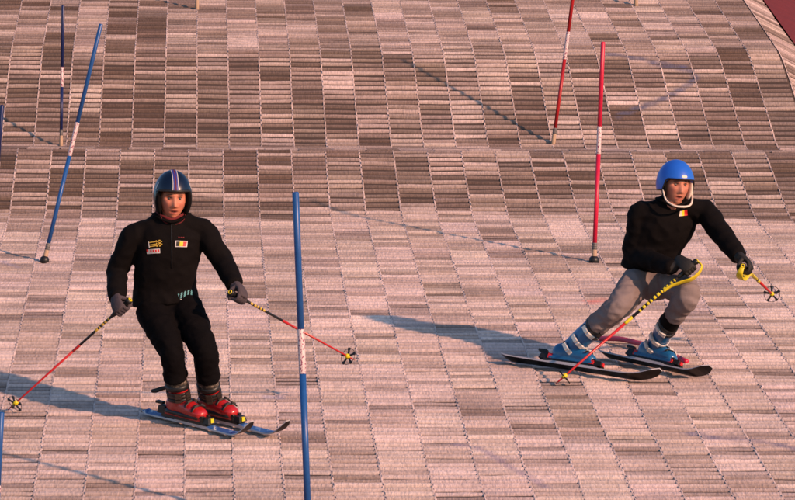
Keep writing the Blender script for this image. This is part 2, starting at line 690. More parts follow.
rng = random.Random(5)
S0, S1 = s_of_y(18.4), s_of_y(43.5)
SB1, SB2, SB3, SB4 = s_of_y(30.10), s_of_y(31.42), s_of_y(32.86), s_of_y(34.56)
mats = []
for k in range(-1, 44):
    bank = (k == -1)
    for zone in (0, 1):
        off = 0 if zone == 1 else -.062
        x0 = SEAM - (k + 1) * MW + (0 if bank else off) if not bank else SEAM + .022
        a, b = (S0, SB2) if zone == 0 else (SB2 + .012, S1)
        s = a - rng.uniform(0, .5) if zone == 0 else a
        coltone = rng.uniform(-.07, .07)
        prev = None
        if zone == 0:
            s = b
        while (s > a) if zone == 0 else (s < b):
            sm = s
            if zone == 0:
                nb = rng.choice((3, 4, 5, 6, 7, 8, 9)) if sm < SB1 else rng.choice((2, 3, 3, 4, 5, 6))
            else:
                nb = rng.choice((2, 3, 3, 4, 5, 6, 8))
            L = nb * PITCHB
            if zone == 0:
                s -= L
                st = s
            else:
                st = s
                s += L
            mid = st + L / 2
            # how worn this mat is; the steep faces and the shelf carry older, dirtier mats
            if mid < SB1 - .25:
                w = rng.choice((.0, .03, .07, .10, .15, .21, .34)) + .07 * (mid > SB1 - 2.2) + coltone * .7
                wear = .11
            elif mid < SB2:
                w = rng.choice((.38, .52, .62, .70, .78, .90)) + coltone
                wear = .25
            elif mid < SB4:
                w = rng.choice((.34, .50, .62, .72, .80, .90)) + coltone + .10 * max(-1, min(1, -(x0 - .3) / 2.2))
                wear = .25
            else:
                w = rng.choice((.30, .46, .56, .64, .74, .88)) + coltone + .10 * max(-1, min(1, -(x0 - .3) / 2.2))
                wear = .16
            if prev is not None and abs(w - prev) < .06:
                w += .12
            prev = w
            w = max(0, min(.95, w))
            mats.append((x0, st, nb, w, wear, bank))
nv = []
for i, (x0, st, nb, w, wear, bank) in enumerate(mats):
    p, _ = prof(st)
    q, _ = prof(st + nb * PITCHB)
    a = [Vector((x0, p.x, p.y)), Vector((x0 + MW, p.x, p.y)), Vector((x0 + MW, q.x, q.y)), Vector((x0, q.x, q.y))]
    pp = [proj(t) for t in a]
    us = [min(max(t[0], 0), 795) for t in pp]
    vv = [min(max(t[1], 0), 500) for t in pp]
    ar = (max(us) - min(us)) * (max(vv) - min(vv))
    nv.append(ar)
order = sorted(range(len(mats)), key=lambda i: -nv[i])
single = set(order[:300])
SV, SF, SC = [], [], []
for i, (x0, st, nb, w, wear, bank) in enumerate(mats):
    r2 = random.Random(i * 7 + 3)
    hue = Vector((1, r2.uniform(.985, 1.02), r2.uniform(.96, 1.03)))
    c = FRESH.lerp(DIRT, w)
    c = Vector((c.x * hue.x, c.y * hue.y, c.z * hue.z)) * r2.uniform(.96, 1.05)
    p, _ = prof(st + nb * PITCHB / 2)
    cen = Vector((x0 + MW / 2, p.x, p.y))
    fine = False
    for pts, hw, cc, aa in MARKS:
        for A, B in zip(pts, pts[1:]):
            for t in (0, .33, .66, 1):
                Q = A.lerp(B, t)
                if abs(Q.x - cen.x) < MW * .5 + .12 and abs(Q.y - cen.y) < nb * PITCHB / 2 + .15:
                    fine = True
    V, Fc, C = build_mat(x0, st, nb, c, wear, fine, BT if bank else 0, r2, wear_w=w)
    if i in single:
        me = bpy.data.meshes.new('brush_mat')
        me.from_pydata([tuple(v - cen) for v in V], [], Fc)
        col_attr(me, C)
        o = obj('brush_mat', me, M_mat)
        o.parent = slope
        o.location = cen
    else:
        k = len(SV)
        SV += [tuple(v) for v in V]
        SF += [tuple(j + k for j in f) for f in Fc]
        SC += C
me = bpy.data.meshes.new('brush_mats')
me.from_pydata(SV, [], SF)
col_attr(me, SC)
o = obj('brush_mats', me, M_mat, kind='stuff')
o.parent = slope

# ------------------------------------------------------------------ slalom gates
def gate(base_px, top_px, r, m, band, label, plate=False, tilt=0.0):
    B = grd(*base_px)
    T = at(top_px[0], top_px[1], B.y + tilt)
    B = B + Vector((0, 0, .005))
    d = T - B
    L = d.length
    t = d.normalized()
    g = empty('slalom_gate', B, label, 'slalom pole', 'slalom poles planted in the slope')
    a, b = band
    hs = .085
    mb = MB(); mb.lathe(B - t * .03, t, [(0, r * 1.25), (.05, r * 1.25), (.115, r * 1.12), (.12, r * .95)], 14)
    mb.build('socket', M_tan, g)
    if plate:
        mb = MB(); mb.lathe(B, t, [(-.012, r * 2.3), (.030, r * 2.2), (.037, r * 1.7), (.043, r * 1.35)], 14)
        mb.build('foot_plate', M_blackp, g)
    mb = MB()
    mb.lathe(B + t * hs, t, [(0, r * .9), (.006, r * 1.08), (.05, r * 1.08), (.056, r * .9)], 14)
    for k in range(3):
        mb.torus(B + t * (hs + .013 + k * .015), t, r * 1.05, .003, 14, 5)
    mb.build('joint', M_grey_joint, g)
    mb = MB(); mb.lathe(B + t * (hs + .05), t, [(0, r), (a * L - hs - .05, r)], 16)
    mb.build('lower_tube', m, g)
    mb = MB(); mb.lathe(B + t * (a * L), t, [(0, r * 1.01), (.004, r * 1.06), ((b - a) * L - .004, r * 1.06), ((b - a) * L, r * 1.01)], 16)
    bo = mb.build('reflective_band', M_band, g)
    mb = MB(); mb.lathe(B + t * (b * L), t, [(0, r), (L * (1 - b) - .006, r), (L * (1 - b), r * .8)], 16)
    mb.build('upper_tube', m, g)
    return g


gate((44, 263), (101, 24), .0145, M_blue, (.445, .585), 'leaning bright blue slalom pole whose tip tilts towards the thin navy pole', plate=True)
gate((61, 147), (63, 5), .0125, M_navy, (.42, .56), 'thin short navy slalom pole standing upright just above the brow')
gate((553, 145), (578, -40), .0150, M_red, (.46, .61), 'dark red leaning slalom pole planted just above the brow')
gate((594, 263), (603, 42), .0160, M_crim, (.49, .615), 'bright crimson slalom pole planted below the brow beside blue-helmeted skier', plate=True)
gate((308.8, 534), (295.5, 192), .0175, M_blue, (.465, .596), 'tall bright blue slalom pole standing beside the black-clad skier')
gate((197, 10), (199, -165), .0150, M_blue, (.46, .61), 'blue slalom pole planted high up the slope, tan socket showing')
gate((636, 6), (640, -165), .0150, M_red, (.46, .61), 'slalom pole planted highest up the slope, only its tan socket showing')
gate((-8, 252), (2, 105), .0140, M_navy, (.47, .61), 'dark blue slalom pole tip showing beside the leaning bright blue pole')


def near_gate():
    """pole standing below the frame: only its upper end shows"""
    Y = 20.3
    x = at(1.0, 412, Y)
    B = Vector((x.x - .03, Y, zof(Y)))
    u, v = proj(B)
    gate((u, v), (1.0, 412), .0175, M_blue, (.42, .47), 'blue slalom pole lower down the slope, rising beside the ski shadow')


near_gate()

# knocked-down pole behind the blue boots
B0 = grd(685, 364.5)
pts = [B0 + Vector((0, 0, .02)), at(673, 355, B0.y + .10), at(659, 348, B0.y + .22), at(638, 343, B0.y + .38), at(620, 339, B0.y + .52), at(600, 338.5, B0.y + .66)]
g = empty('fallen_slalom_pole', B0, 'bent pink slalom pole knocked flat behind the blue ski boots', 'slalom pole')
mb = MB(); mb.loft(pts, [.0165] * 6, (0, 0, 1), 12, 6); mb.build('tube', M_pink, g)
t = (pts[0] - pts[1]).normalized()
mb = MB(); mb.lathe(pts[0] - t * .05, t, [(0, .0175), (.055, .0185), (.07, .018), (.075, .012)], 12); mb.build('end_cap', M_crim, g)


# ------------------------------------------------------------------ people
def frame(fwd, up):
    f = Vector(fwd).normalized()
    u = Vector(up)
    u = (u - f * u.dot(f)).normalized()
    r = u.cross(f)
    return r, f, u


def head_into(mb, cen, r, f, u, mouth=.5):
    """head with face, one closed surface: local x right, y forward, z up"""
    n, m = 64, 72
    vs, fs = [], []

    def gs(x, s):
        return math.exp(-(x / s) ** 2)

    for i in range(n + 1):
        th = math.pi * i / n
        for k in range(m):
            ph = 2 * math.pi * k / m
            x, y, z = math.sin(th) * math.sin(ph), math.sin(th) * math.cos(ph), math.cos(th)
            X, Y, Z = x * .076, y * .096, z * .118
            jaw = max(0, min(1, (-z - .05) / .95))
            X *= 1 - .36 * jaw ** 1.5
            if y > 0:
                Y *= 1 - .10 * jaw
                face = min(1, y * 1.6)
                # flatten the face a little, then add features
                Y -= .006 * gs(X, .05) * face * (1 if Z < .06 else .3)
                Y += face * (.026 * gs(X, .011 + .006 * max(0, (.03 - Z) / .07)) * max(0, min(1, (.034 - Z) / .065)) * (1 if Z > -.034 else math.exp(-((Z + .034) / .008) ** 2)))
                Y += face * .010 * gs(Z - .034, .010) * gs(X, .05)
                for sx in (-1, 1):
                    Y -= face * .016 * gs(X - sx * .031, .016) * gs(Z - .012, .0095)
                    Y += face * .004 * gs(X - sx * .031, .015) * gs(Z - .022, .005)
                    Y += face * .006 * gs(X - sx * .042, .018) * gs(Z + .018, .018)
                Y += face * .007 * gs(Z + .058, .006) * gs(X, .020)
                Y += face * .008 * gs(Z + .075, .007) * gs(X, .017)
                Y -= face * .018 * mouth * gs(Z + .0665, .0055) * gs(X, .017)
                Y += face * .009 * gs(Z + .101, .014) * gs(X, .024)
            else:
                Y *= 1 - .35 * jaw
            vs.append(cen + r * X + f * Y + u * Z)
    for i in range(n):
        for k in range(m):
            k2 = (k + 1) % m
            fs.append((i * m + k, (i + 1) * m + k, (i + 1) * m + k2, i * m + k2))
    mb.add(vs, fs)
    # ears
    for sx in (-1, 1):
        mb.loft([cen + r * sx * .074 + f * (-.005) + u * .02, cen + r * sx * .079 + f * (-.008) - u * .01, cen + r * sx * .074 - f * .002 - u * .035], [(.006, .016), (.008, .018), (.005, .010)], r, 8, 3)


def skin_cols(me, cen, r, f, u, base, lip, brow, cheek):
    cols = []
    for v in me.vertices:
        d = v.co - cen
        x, y, z = d.dot(r), d.dot(f), d.dot(u)
        c = Vector(base)
        if y > .03 and abs(x) < .09 and abs(z) < .13:
            for sx in (-1, 1):
                a = math.exp(-((x - sx * .045) / .02) ** 2 - ((z + .025) / .022) ** 2)
                c = c.lerp(Vector(cheek), .6 * a)
                a = math.exp(-((x - sx * .033) / .017) ** 4 - ((z - .034 + abs(x - sx * .02) * .15) / .0062) ** 2)
                c = c.lerp(Vector(brow), .9 * min(1, a))
                a = math.exp(-((x - sx * .031) / .0145) ** 4 - ((z - .0185 + (x - sx * .031) ** 2 * 14) / .0042) ** 2)
                c = c.lerp(Vector((.035, .016, .012)), .9 * a)
                a = math.exp(-((x - sx * .031) / .013) ** 4 - ((z - .0045) / .0025) ** 2)
                c = c.lerp(Vector((.20, .06, .045)), .5 * a)
            a = math.exp(-(x / .022) ** 4 - ((z + .0665) / .0125) ** 4)
            c = c.lerp(Vector(lip), .8 * a)
            a = math.exp(-(x / .018) ** 4 - ((z + .0665) / .0062) ** 2)
            c = c.lerp(Vector((.04, .010, .010)), .95 * a)
        cols.append(c)
    col_attr(me, cols)


def shell_pt(cen, r, f, u, rad, ph, th, k=1.0):
    x, y, z = math.sin(th) * math.sin(ph), math.sin(th) * math.cos(ph), math.cos(th)
    return cen + r * (x * rad[0] * k) + f * (y * rad[1] * k) + u * (z * rad[2] * k)


def helmet(parent, cen, r, f, u, rad, brow_z, side_z, material, thick=.022, open_deg=58, rim=.0045):
    """open-faced shell with thickness; the lower rim rises over the face"""
    n, m = 26, 56
    vs, fs = [], []

    def low(ph):
        a = abs((ph + math.pi) % (2 * math.pi) - math.pi)
        t = max(0, min(1, (math.degrees(a) - open_deg) / 22))
        t = t * t * (3 - 2 * t)
        back = max(0, min(1, (math.degrees(a) - 120) / 50))
        z = brow_z + (side_z - brow_z) * t + .03 * back
        return math.acos(max(-1, min(1, z / rad[2])))

    for s, kk in ((0, 1.0), (1, 1 - thick / .115)):
        for i in range(n + 1):
            for k in range(m):
                ph = 2 * math.pi * k / m
                th = low(ph) * (i / n)
                vs.append(shell_pt(cen, r, f, u, rad, ph, th, kk))
    o = (n + 1) * m
    for i in range(n):
        for k in range(m):
            k2 = (k + 1) % m
            fs.append((i * m + k, (i + 1) * m + k, (i + 1) * m + k2, i * m + k2))
            fs.append((o + i * m + k, o + i * m + k2, o + (i + 1) * m + k2, o + (i + 1) * m + k))
    for k in range(m):
        k2 = (k + 1) % m
        fs.append((n * m + k, o + n * m + k, o + n * m + k2, n * m + k2))
    mb = MB(); mb.add(vs, fs)
    h = mb.build('helmet', material, parent)
    # rubber rim
    mb = MB()
    pts = [shell_pt(cen, r, f, u, rad, 2 * math.pi * k / m, low(2 * math.pi * k / m), .975) for k in range(m)]
    nn = 6
    vs, fs = [], []
    for k in range(m):
        t = (pts[(k + 1) % m] - pts[k - 1]).normalized()
        a = (pts[k] - cen); a = (a - t * a.dot(t)).normalized()
        b = t.cross(a)
        for j in range(nn):
            an = 2 * math.pi * j / nn
            vs.append(pts[k] + a * rim * math.cos(an) + b * rim * math.sin(an))
    for k in range(m):
        for j in range(nn):
            k2, j2 = (k + 1) % m, (j + 1) % nn
            fs.append((k * nn + j, k2 * nn + j, k2 * nn + j2, k * nn + j2))
    mb.add(vs, fs)
    mb.build('rim', M_blackp, h)
    return h


def shell_strip(parent, name, cen, r, f, u, rad, pts, material, k=1.012):
    """pts: list of (ph_left, ph_right, th)"""
    vs, fs = [], []
    for a, b, th in pts:
        for j in range(4):
            vs.append(shell_pt(cen, r, f, u, rad, a + (b - a) * j / 3, th, k))
    for i in range(len(pts) - 1):
        for j in range(3):
            fs.append((i * 4 + j, (i + 1) * 4 + j, (i + 1) * 4 + j + 1, i * 4 + j + 1))
    mb = MB(); mb.add(vs, fs)
    return mb.build(name, material, parent)


def sag_strip(parent, name, cen, r, f, u, rad, x0, x1, flare, t0, t1, material, k=1.012):
    """strip from front to back over the crown between two sideways offsets (in shell units)"""
    vs, fs = [], []
    N = 26
    for i in range(N + 1):
        th = t0 + (t1 - t0) * i / N
        fl = 1 + flare * max(0, (th - .9)) ** 2
        for x in (x0 * fl, (x0 + x1) / 2 * fl, x1 * fl):
            c = math.sqrt(max(0, 1 - x * x))
            vs.append(cen + r * (x * rad[0] * k) + f * (math.sin(th) * c * rad[1] * k) + u * (math.cos(th) * c * rad[2] * k))
    for i in range(N):
        for j in range(2):
            fs.append((i * 3 + j, (i + 1) * 3 + j, (i + 1) * 3 + j + 1, i * 3 + j + 1))
    mb = MB(); mb.add(vs, fs)
    return mb.build(name, material, parent)


def eyes(body, cen, r, f, u):
    for sx in (-1, 1):
        c = cen + r * sx * .031 + f * .0668 + u * .0105
        mb = MB()
        mb.lathe(c - f * .011, f, [(0, .003), (.003, .007), (.008, .0095), (.013, .0092), (.018, .0072), (.0205, .0050)], 14)
        e = mb.build('eye', M_eye_white, body)
        mb = MB()
        mb.lathe(c + f * .0085, f, [(0, .0066), (.0014, .0056), (.0020, .002)], 12)
        mb.build('iris', M_iris, e)


def patch(parent, name, tree, px, nx, ny, materials, pick, off=.003):
    """cloth badge laid on a garment: px = four picture corners (tl, tr, br, bl) only place it"""
    vs, fs, mi = [], [], []
    for j in range(ny + 1):
        for i in range(nx + 1):
            a, b = i / nx, j / ny
            top = (px[0][0] + (px[1][0] - px[0][0]) * a, px[0][1] + (px[1][1] - px[0][1]) * a)
            bot = (px[3][0] + (px[2][0] - px[3][0]) * a, px[3][1] + (px[2][1] - px[3][1]) * a)
            d = ray(top[0] + (bot[0] - top[0]) * b, top[1] + (bot[1] - top[1]) * b).normalized()
            hit, nrm, _, _ = tree.ray_cast(CAM, d)
            if hit is None:
                return None
            vs.append(hit - d * off)
    for j in range(ny):
        for i in range(nx):
            k = pick(i, j)
            if k is None:
                continue
            q = j * (nx + 1) + i
            fs.append((q, q + nx + 1, q + nx + 2, q + 1))
            mi.append(k)
    mb = MB(); mb.add(vs, fs); mb.mi = mi
    return mb.build(name, materials, parent)


def hand_mesh(h, a, wr, n_dir, rg=.016):
    """closed fist round a grip: h grip centre, a grip axis (up), w towards the wrist, n back of hand"""
    a = a.normalized()
    w = wr - h
    w = (w - a * w.dot(a)).normalized()
    n = (n_dir - a * n_dir.dot(a) - w * n_dir.dot(w))
    n = n.normalized() if n.length > .05 else a.cross(w)
    mb = MB()
    # palm, flat and wide along the grip
    mb.loft([h + w * .088 + n * .012, h + w * .055 + n * .026, h + w * .02 + n * .036, h - w * .012 + n * .036],
            [(.030, .022), (.037, .019), (.041, .016), (.040, .013)], a, 12, 4)
    # four fingers, unequal
    for i in range(4):
        o = a * ((1.5 - i) * .0205)
        rr = rg + .0125
        end = (238, 252, 245, 222)[i]
        pts = []
        for k in range(7):
            th = R(25 + (end - 25) * k / 6)
            bulge = 1.0 + .28 * math.exp(-((math.degrees(th) - 75) / 28) ** 2)
            pts.append(h + o + n * (rr * bulge * math.cos(th)) - w * (rr * bulge * math.sin(th)))
        f0 = (.0105, .011, .0108, .0095)[i]
        mb.loft([h + o * .95 + n * .034 + w * .012] + pts, [f0 * 1.05] + [f0 * (1.05 - .03 * k) for k in range(7)], a, 9, 2)
    # thumb leaves the side of the palm and closes over the fingers
    mb.loft([h + w * .05 + n * .012 + a * .026, h + w * .036 - n * .010 + a * .040, h + w * .016 - n * .030 + a * .044, h - w * .008 - n * .040 + a * .036],
            [.0145, .0135, .012, .0105], a, 9, 3)
    # cuff
    mb.loft([h + w * .060 + n * .016, (h + w * .075).lerp(wr, .5), wr + (wr - h).normalized() * .03], [(.032, .024), (.036, .032), (.040, .040)], a, 12, 4, capk=.2)
    return mb


def glove(parent, h, a, w, n, material):
    me = remesh(hand_mesh(h, a, w, n).mesh('glove'), .0036, 2)
    return obj('glove', me, material, parent)


def ski_pole(grip, tip, colors, label, grp, guard=None, knuckle=None):
    """grip = hand centre, tip = basket centre"""
    d = tip - grip
    t = d.normalized()
    top = grip - t * .075
    L = d.length
    p = empty('ski_pole', tip, label, 'ski pole', grp)
    mb = MB()
    mb.lathe(top, t, [(0, .010), (.004, .0185), (.014, .020), (.022, .016), (.035, .0145), (.06, .0158), (.085, .0145), (.11, .0158), (.135, .0145), (.15, .0118), (.16, .009)], 14)
    g = mb.build('grip', M_blackp, p)
    mb = MB(); mb.torus(top - t * .001, t, .0105, .0036, 18, 6); mb.build('ring', M_yellow, g)
    r0 = colors.get('r', .0078)
    a0, a1 = .085, L * colors['split']
    mb = MB(); mb.lathe(grip + t * a0, t, [(0, r0), (a1 - a0, r0 * .93)], 12)
    up = mb.build('upper_shaft', colors['upper'], p)
    mb = MB(); mb.lathe(grip + t * a1, t, [(0, r0 * .93), (L + .0 - a1, r0 * .62), (L + .04 - a1, r0 * .55), (L + .065 - a1, .0018)], 12)
    mb.build('lower_shaft', colors['lower'], p)
    # printed lettering-like marks on the upper shaft
    side = t.orthogonal().normalized()
    q = a0 + .02
    rr = random.Random(int(abs(grip.x) * 1000))
    mb = MB()
    while q < a1 * colors.get('marks', .6):
        l = rr.uniform(.008, .02)
        mb.lathe(grip + t * q, t, [(0, r0 * 1.0), (.001, r0 * 1.06), (l, r0 * 1.06), (l + .001, r0 * 1.0)], 12)
        q += l + rr.uniform(.008, .02)
    mb.build('printed_mark', colors['mark'], up)
    mb = MB(); mb.lathe(grip + t * (a1 - .05), t, [(0, r0), (.002, r0 * 1.08), (.05, r0 * 1.08), (.06, r0 * .95)], 12)
    mb.build('printed_mark', colors['mark2'], up)
    # basket
    e1 = t.orthogonal().normalized(); e2 = t.cross(e1)
    mb = MB()
    mb.torus(tip, t, .050, .0017, 28, 6)
    for k in range(5):
        an = 2 * math.pi * k / 5 + .4
        dd = e1 * math.cos(an) + e2 * math.sin(an)
        nn = t.cross(dd)
        mb.box(tip + dd * .030, dd * .022, nn * .0055, t * .0026)
        mb.box(tip + dd * .047, dd * .0075, nn * .0075, t * .004)
    b = mb.build('basket', M_blackp, p, smooth=False)
    mb = MB(); mb.lathe(tip - t * .022, t, [(0, .008), (.006, .0135), (.026, .0155), (.034, .010)], 14)
    mb.build('hub', M_yellow, b)
    if guard:
        # knuckle guard: flattened bow from the grip head round the knuckles to the shaft
        o = knuckle.normalized()
        o = (o - t * o.dot(t)).normalized()
        mb = MB()
        pts = [top + t * .004 + o * .004, top + t * .002 + o * .045, grip - t * .03 + o * .068, grip + t * .03 + o * .066, grip + t * .085 + o * .040, grip + t * .15 + o * .013, grip + t * .20 + o * .006]
        mb.loft(pts, [(.012, .006), (.018, .006), (.026, .006), (.030, .007), (.026, .008), (.016, .009), (.011, .010)], t.cross(o), 12, 5)
        gd = mb.build('knuckle_guard', guard, p)
        mb = MB()
        for k in (2, 3):
            c = (pts[k] + pts[k + 1]) / 2
            tt = (pts[k + 1] - pts[k]).normalized()
            mb.box(c + o * .0045, tt * .016, t.cross(o) * .006, o * .003)
        mb.build('printed_mark', M_blackp, gd, smooth=False)
    return p


def ski(center, h, nrm, front, rear, top_mat, label, grp, roll=0.0, w=.038, tipup=.055):
    """h heading on the slope, nrm slope normal; roll tips the ski on its edge"""
    h = h.normalized()
    nrm = (nrm - h * nrm.dot(h)).normalized()
    s = h.cross(nrm)                                     # right-hand side of travel
    q = Matrix.Rotation(roll, 3, h)
    nrm, s = q @ nrm, q @ s
    root = empty('ski', center, label, 'ski', grp)
    N = 30
    rows = []
    for i in range(N + 1):
        t = i / N
        x = -rear + (front + rear) * t
        k = abs(t - .45) / .55
        hw = w * (.80 + .38 * k ** 2)
        if t > .93:
            hw *= math.sqrt(max(.02, 1 - ((t - .93) / .075) ** 2))
        if t < .03:
            hw *= .75 + .25 * t / .03
        z = 0
        if t > .80:
            z += tipup * ((t - .80) / .20) ** 2.2
        if t < .05:
            z += .012 * ((.05 - t) / .05) ** 2
        th = .013 * (1 - .45 * k) + (.006 if .3 < t < .62 else 0)
        rows.append((x, hw, z, th))
    vs, ft, fb, fe = [], [], [], []
    for x, hw, z, th in rows:
        c = center + h * x + nrm * z
        for a, b in ((-1, 0), (-1, .003), (-.93, th), (.93, th), (1, .003), (1, 0)):
            vs.append(c + s * (hw * a) + nrm * b)
    mb = MB()
    mb.v = vs
    for i in range(N):
        o, p = i * 6, (i + 1) * 6
        for k, m in ((0, 2), (1, 2), (2, 0), (3, 2), (4, 2)):
            mb.f.append((o + k, o + k + 1, p + k + 1, p + k)); mb.mi.append(m)
        mb.f.append((o + 5, o, p, p + 5)); mb.mi.append(1)
    mb.f.append((0, 5, 4, 3, 2, 1)); mb.mi.append(2)
    mb.f.append(tuple(N * 6 + k for k in range(6))); mb.mi.append(2)
    mb.build('board', [top_mat, M_ski_base, M_ski_edge], root, smooth=False)
    # binding: plate, toe piece, heel piece
    pl = nrm * .017
    mb = MB()
    mb.box(center + pl + nrm * .008 - h * .0, h * .20, s * .030, nrm * .008, taper=.92)
    b = mb.build('binding', M_blackp, root, smooth=False)
    return root, h, s, nrm, b


def binding_parts(b, c, h, s, nrm, accent):
    base = c + nrm * .032
    mb = MB()
    mb.box(base + h * .185 + nrm * .014, h * .035, s * .030, nrm * .016, taper=.7)
    mb.box(base + h * .150 + nrm * .030 + s * .022, h * .022, s * .009, nrm * .007)
    mb.box(base + h * .150 + nrm * .030 - s * .022, h * .022, s * .009, nrm * .007)
    mb.build('toe_piece', M_blackp, b, smooth=False)
    mb = MB()
    mb.box(base + h * .214 + nrm * .016, h * .010, s * .012, nrm * .011, taper=.8)
    mb.build('adjuster', accent, b, smooth=False)
    mb = MB()
    mb.box(base - h * .195 + nrm * .020, h * .035, s * .026, nrm * .022, taper=.75)
    mb.box(base - h * .225 + nrm * .055, h * .030, s * .012, nrm * .007)
    mb.build('heel_piece', M_blackp, b, smooth=False)


def boot(parent, c, h, s, nrm, shin, shell_m, cuff_m, buckle_m, accent_m, cuff=.215, lin=.32, angs=(62, 18), dark=True, bk=1.0):
    """ski boot standing in its binding: c = ski centre point, shin = direction up the leg"""
    base = c + nrm * .034
    shin = shin.normalized()
    ank = base - h * .055 + nrm * .085
    mb = MB()
    mb.loft([base - h * .125 + nrm * .055, base - h * .085 + nrm * .062, base + nrm * .058, base + h * .075 + nrm * .046, base + h * .135 + nrm * .036],
            [(.040, .054), (.047, .060), (.049, .056), (.051, .044), (.042, .032)], s, 18, 4, capk=.55)
    mb.box(base + nrm * .009, h * .158, s * .034, nrm * .011)
    mb.loft([ank - nrm * .015, ank + shin * .06 + h * .004, ank + shin * .12, ank + shin * cuff], [(.049, .064), (.050, .066), (.054, .068), (.058, .070)], s, 18, 4, capk=.15)
    me = remesh(mb.mesh('boot'), .006, 4)
    b = obj('boot', me, shell_m, parent)
    # liner / power strap on top of the cuff
    mb = MB()
    mb.loft([ank + shin * (cuff - .02), ank + shin * (cuff + .04), ank + shin * lin], [(.059, .071), (.060, .070), (.058, .066)], s, 18, 3, capk=.1)
    mb.build('liner', cuff_m, b)
    mb = MB(); mb.loft([ank + shin * (cuff - .035), ank + shin * (cuff - .008)], [(.0645, .0745), (.0645, .0745)], s, 18, 2, capk=.05)
    mb.build('power_strap', M_blackp, b)
    # overlap flap and buckles: straps over the front and the outer side
    s0 = s
    s = (s - shin * s.dot(shin)).normalized()
    front = (h - shin * h.dot(shin) - s * h.dot(s)).normalized()
    for q, (d0, wf) in enumerate(((cuff - .055, .070), (cuff * .42, .068), (.028, .068))):
        cc = ank + shin * d0
        mb = MB()
        pts, n = [], 7
        for k in range(n):
            an = R(-80 + 185 * k / (n - 1))
            pts.append(cc + front * (.074 * math.cos(an)) + s * (.062 * math.sin(an)))
        mb.loft(pts, [(.011, .004)] * n, shin, 8, 3)
        mb.build('strap', M_blackp if q != 1 else buckle_m, b)
        for an0 in angs:
            mb = MB()
            an = R(an0)
            pc = cc + front * (.077 * math.cos(an)) + s * (.066 * math.sin(an))
            out = (front * math.cos(an) + s * math.sin(an)).normalized()
            tg = shin.cross(out)
            mb.box(pc, tg * .020 * bk, shin * .0105 * bk, out * .0055, taper=.8)
            mb.build('buckle', buckle_m, b, smooth=False)
    s = s0
    for dh, dn in ((.050, .078), (.105, .058)):
        cc = base + h * dh + nrm * dn
        mb = MB()
        pts = []
        for k in range(7):
            an = R(-75 + 150 * k / 6)
            pts.append(cc + nrm * (.030 * math.cos(an) - .004) + s * (.055 * math.sin(an)))
        mb.loft(pts, [(.010, .004)] * 7, h, 8, 3)
        mb.build('strap', M_blackp, b)
        for an0 in (20, -32):
            mb = MB()
            an = R(an0)
            pc = cc + nrm * (.033 * math.cos(an) - .001) + s * (.058 * math.sin(an))
            out = (nrm * math.cos(an) * 1.2 + s * math.sin(an)).normalized()
            mb.box(pc, out.cross(h) * .017, h * .009, out * .0045, taper=.8)
            mb.build('buckle', buckle_m, b, smooth=False)
    mb = MB()
    mb.box(base + h * .150 + nrm * .012, h * .016, s * .033, nrm * .0125)
    mb.build('sole_lug', accent_m, b, smooth=False)
    mb = MB()
    mb.box(base - h * .150 + nrm * .016, h * .014, s * .032, nrm * .016)
    mb.build('sole_lug', accent_m, b, smooth=False)
    if not dark:
        return ank
    mb = MB()
    mb.loft([base - h * .135 + nrm * .024, base + nrm * .024, base + h * .125 + nrm * .020], [(.047, .020), (.053, .022), (.047, .018)], s, 14, 4, capk=.4)
    mb.build('lower_shell', M_blackp, b)
    mb = MB()
    mb.loft([ank - h * .066 + nrm * .0, ank + shin * .06 - h * .066, ank + shin * (cuff - .02) - h * .062], [(.030, .008), (.034, .010), (.030, .008)], s, 10, 3)
    mb.build('heel_spoiler', M_blackp, b)
    return ank


SLOPE_N = Vector((0, -.2454, .9694))
BLACK_SHAFT = dict(split=.44, upper=M_blackp, lower=M_pole_red, mark=M_print_gold, mark2=M_pole_red, marks=.50)
YEL_SHAFT = dict(split=.50, upper=M_blackp, lower=M_pole_red, mark=M_yellow, mark2=M_yellow, marks=.80, r=.0100)


def lift(u, v, h=.028):
    return grd(u, v) + SLOPE_N * h


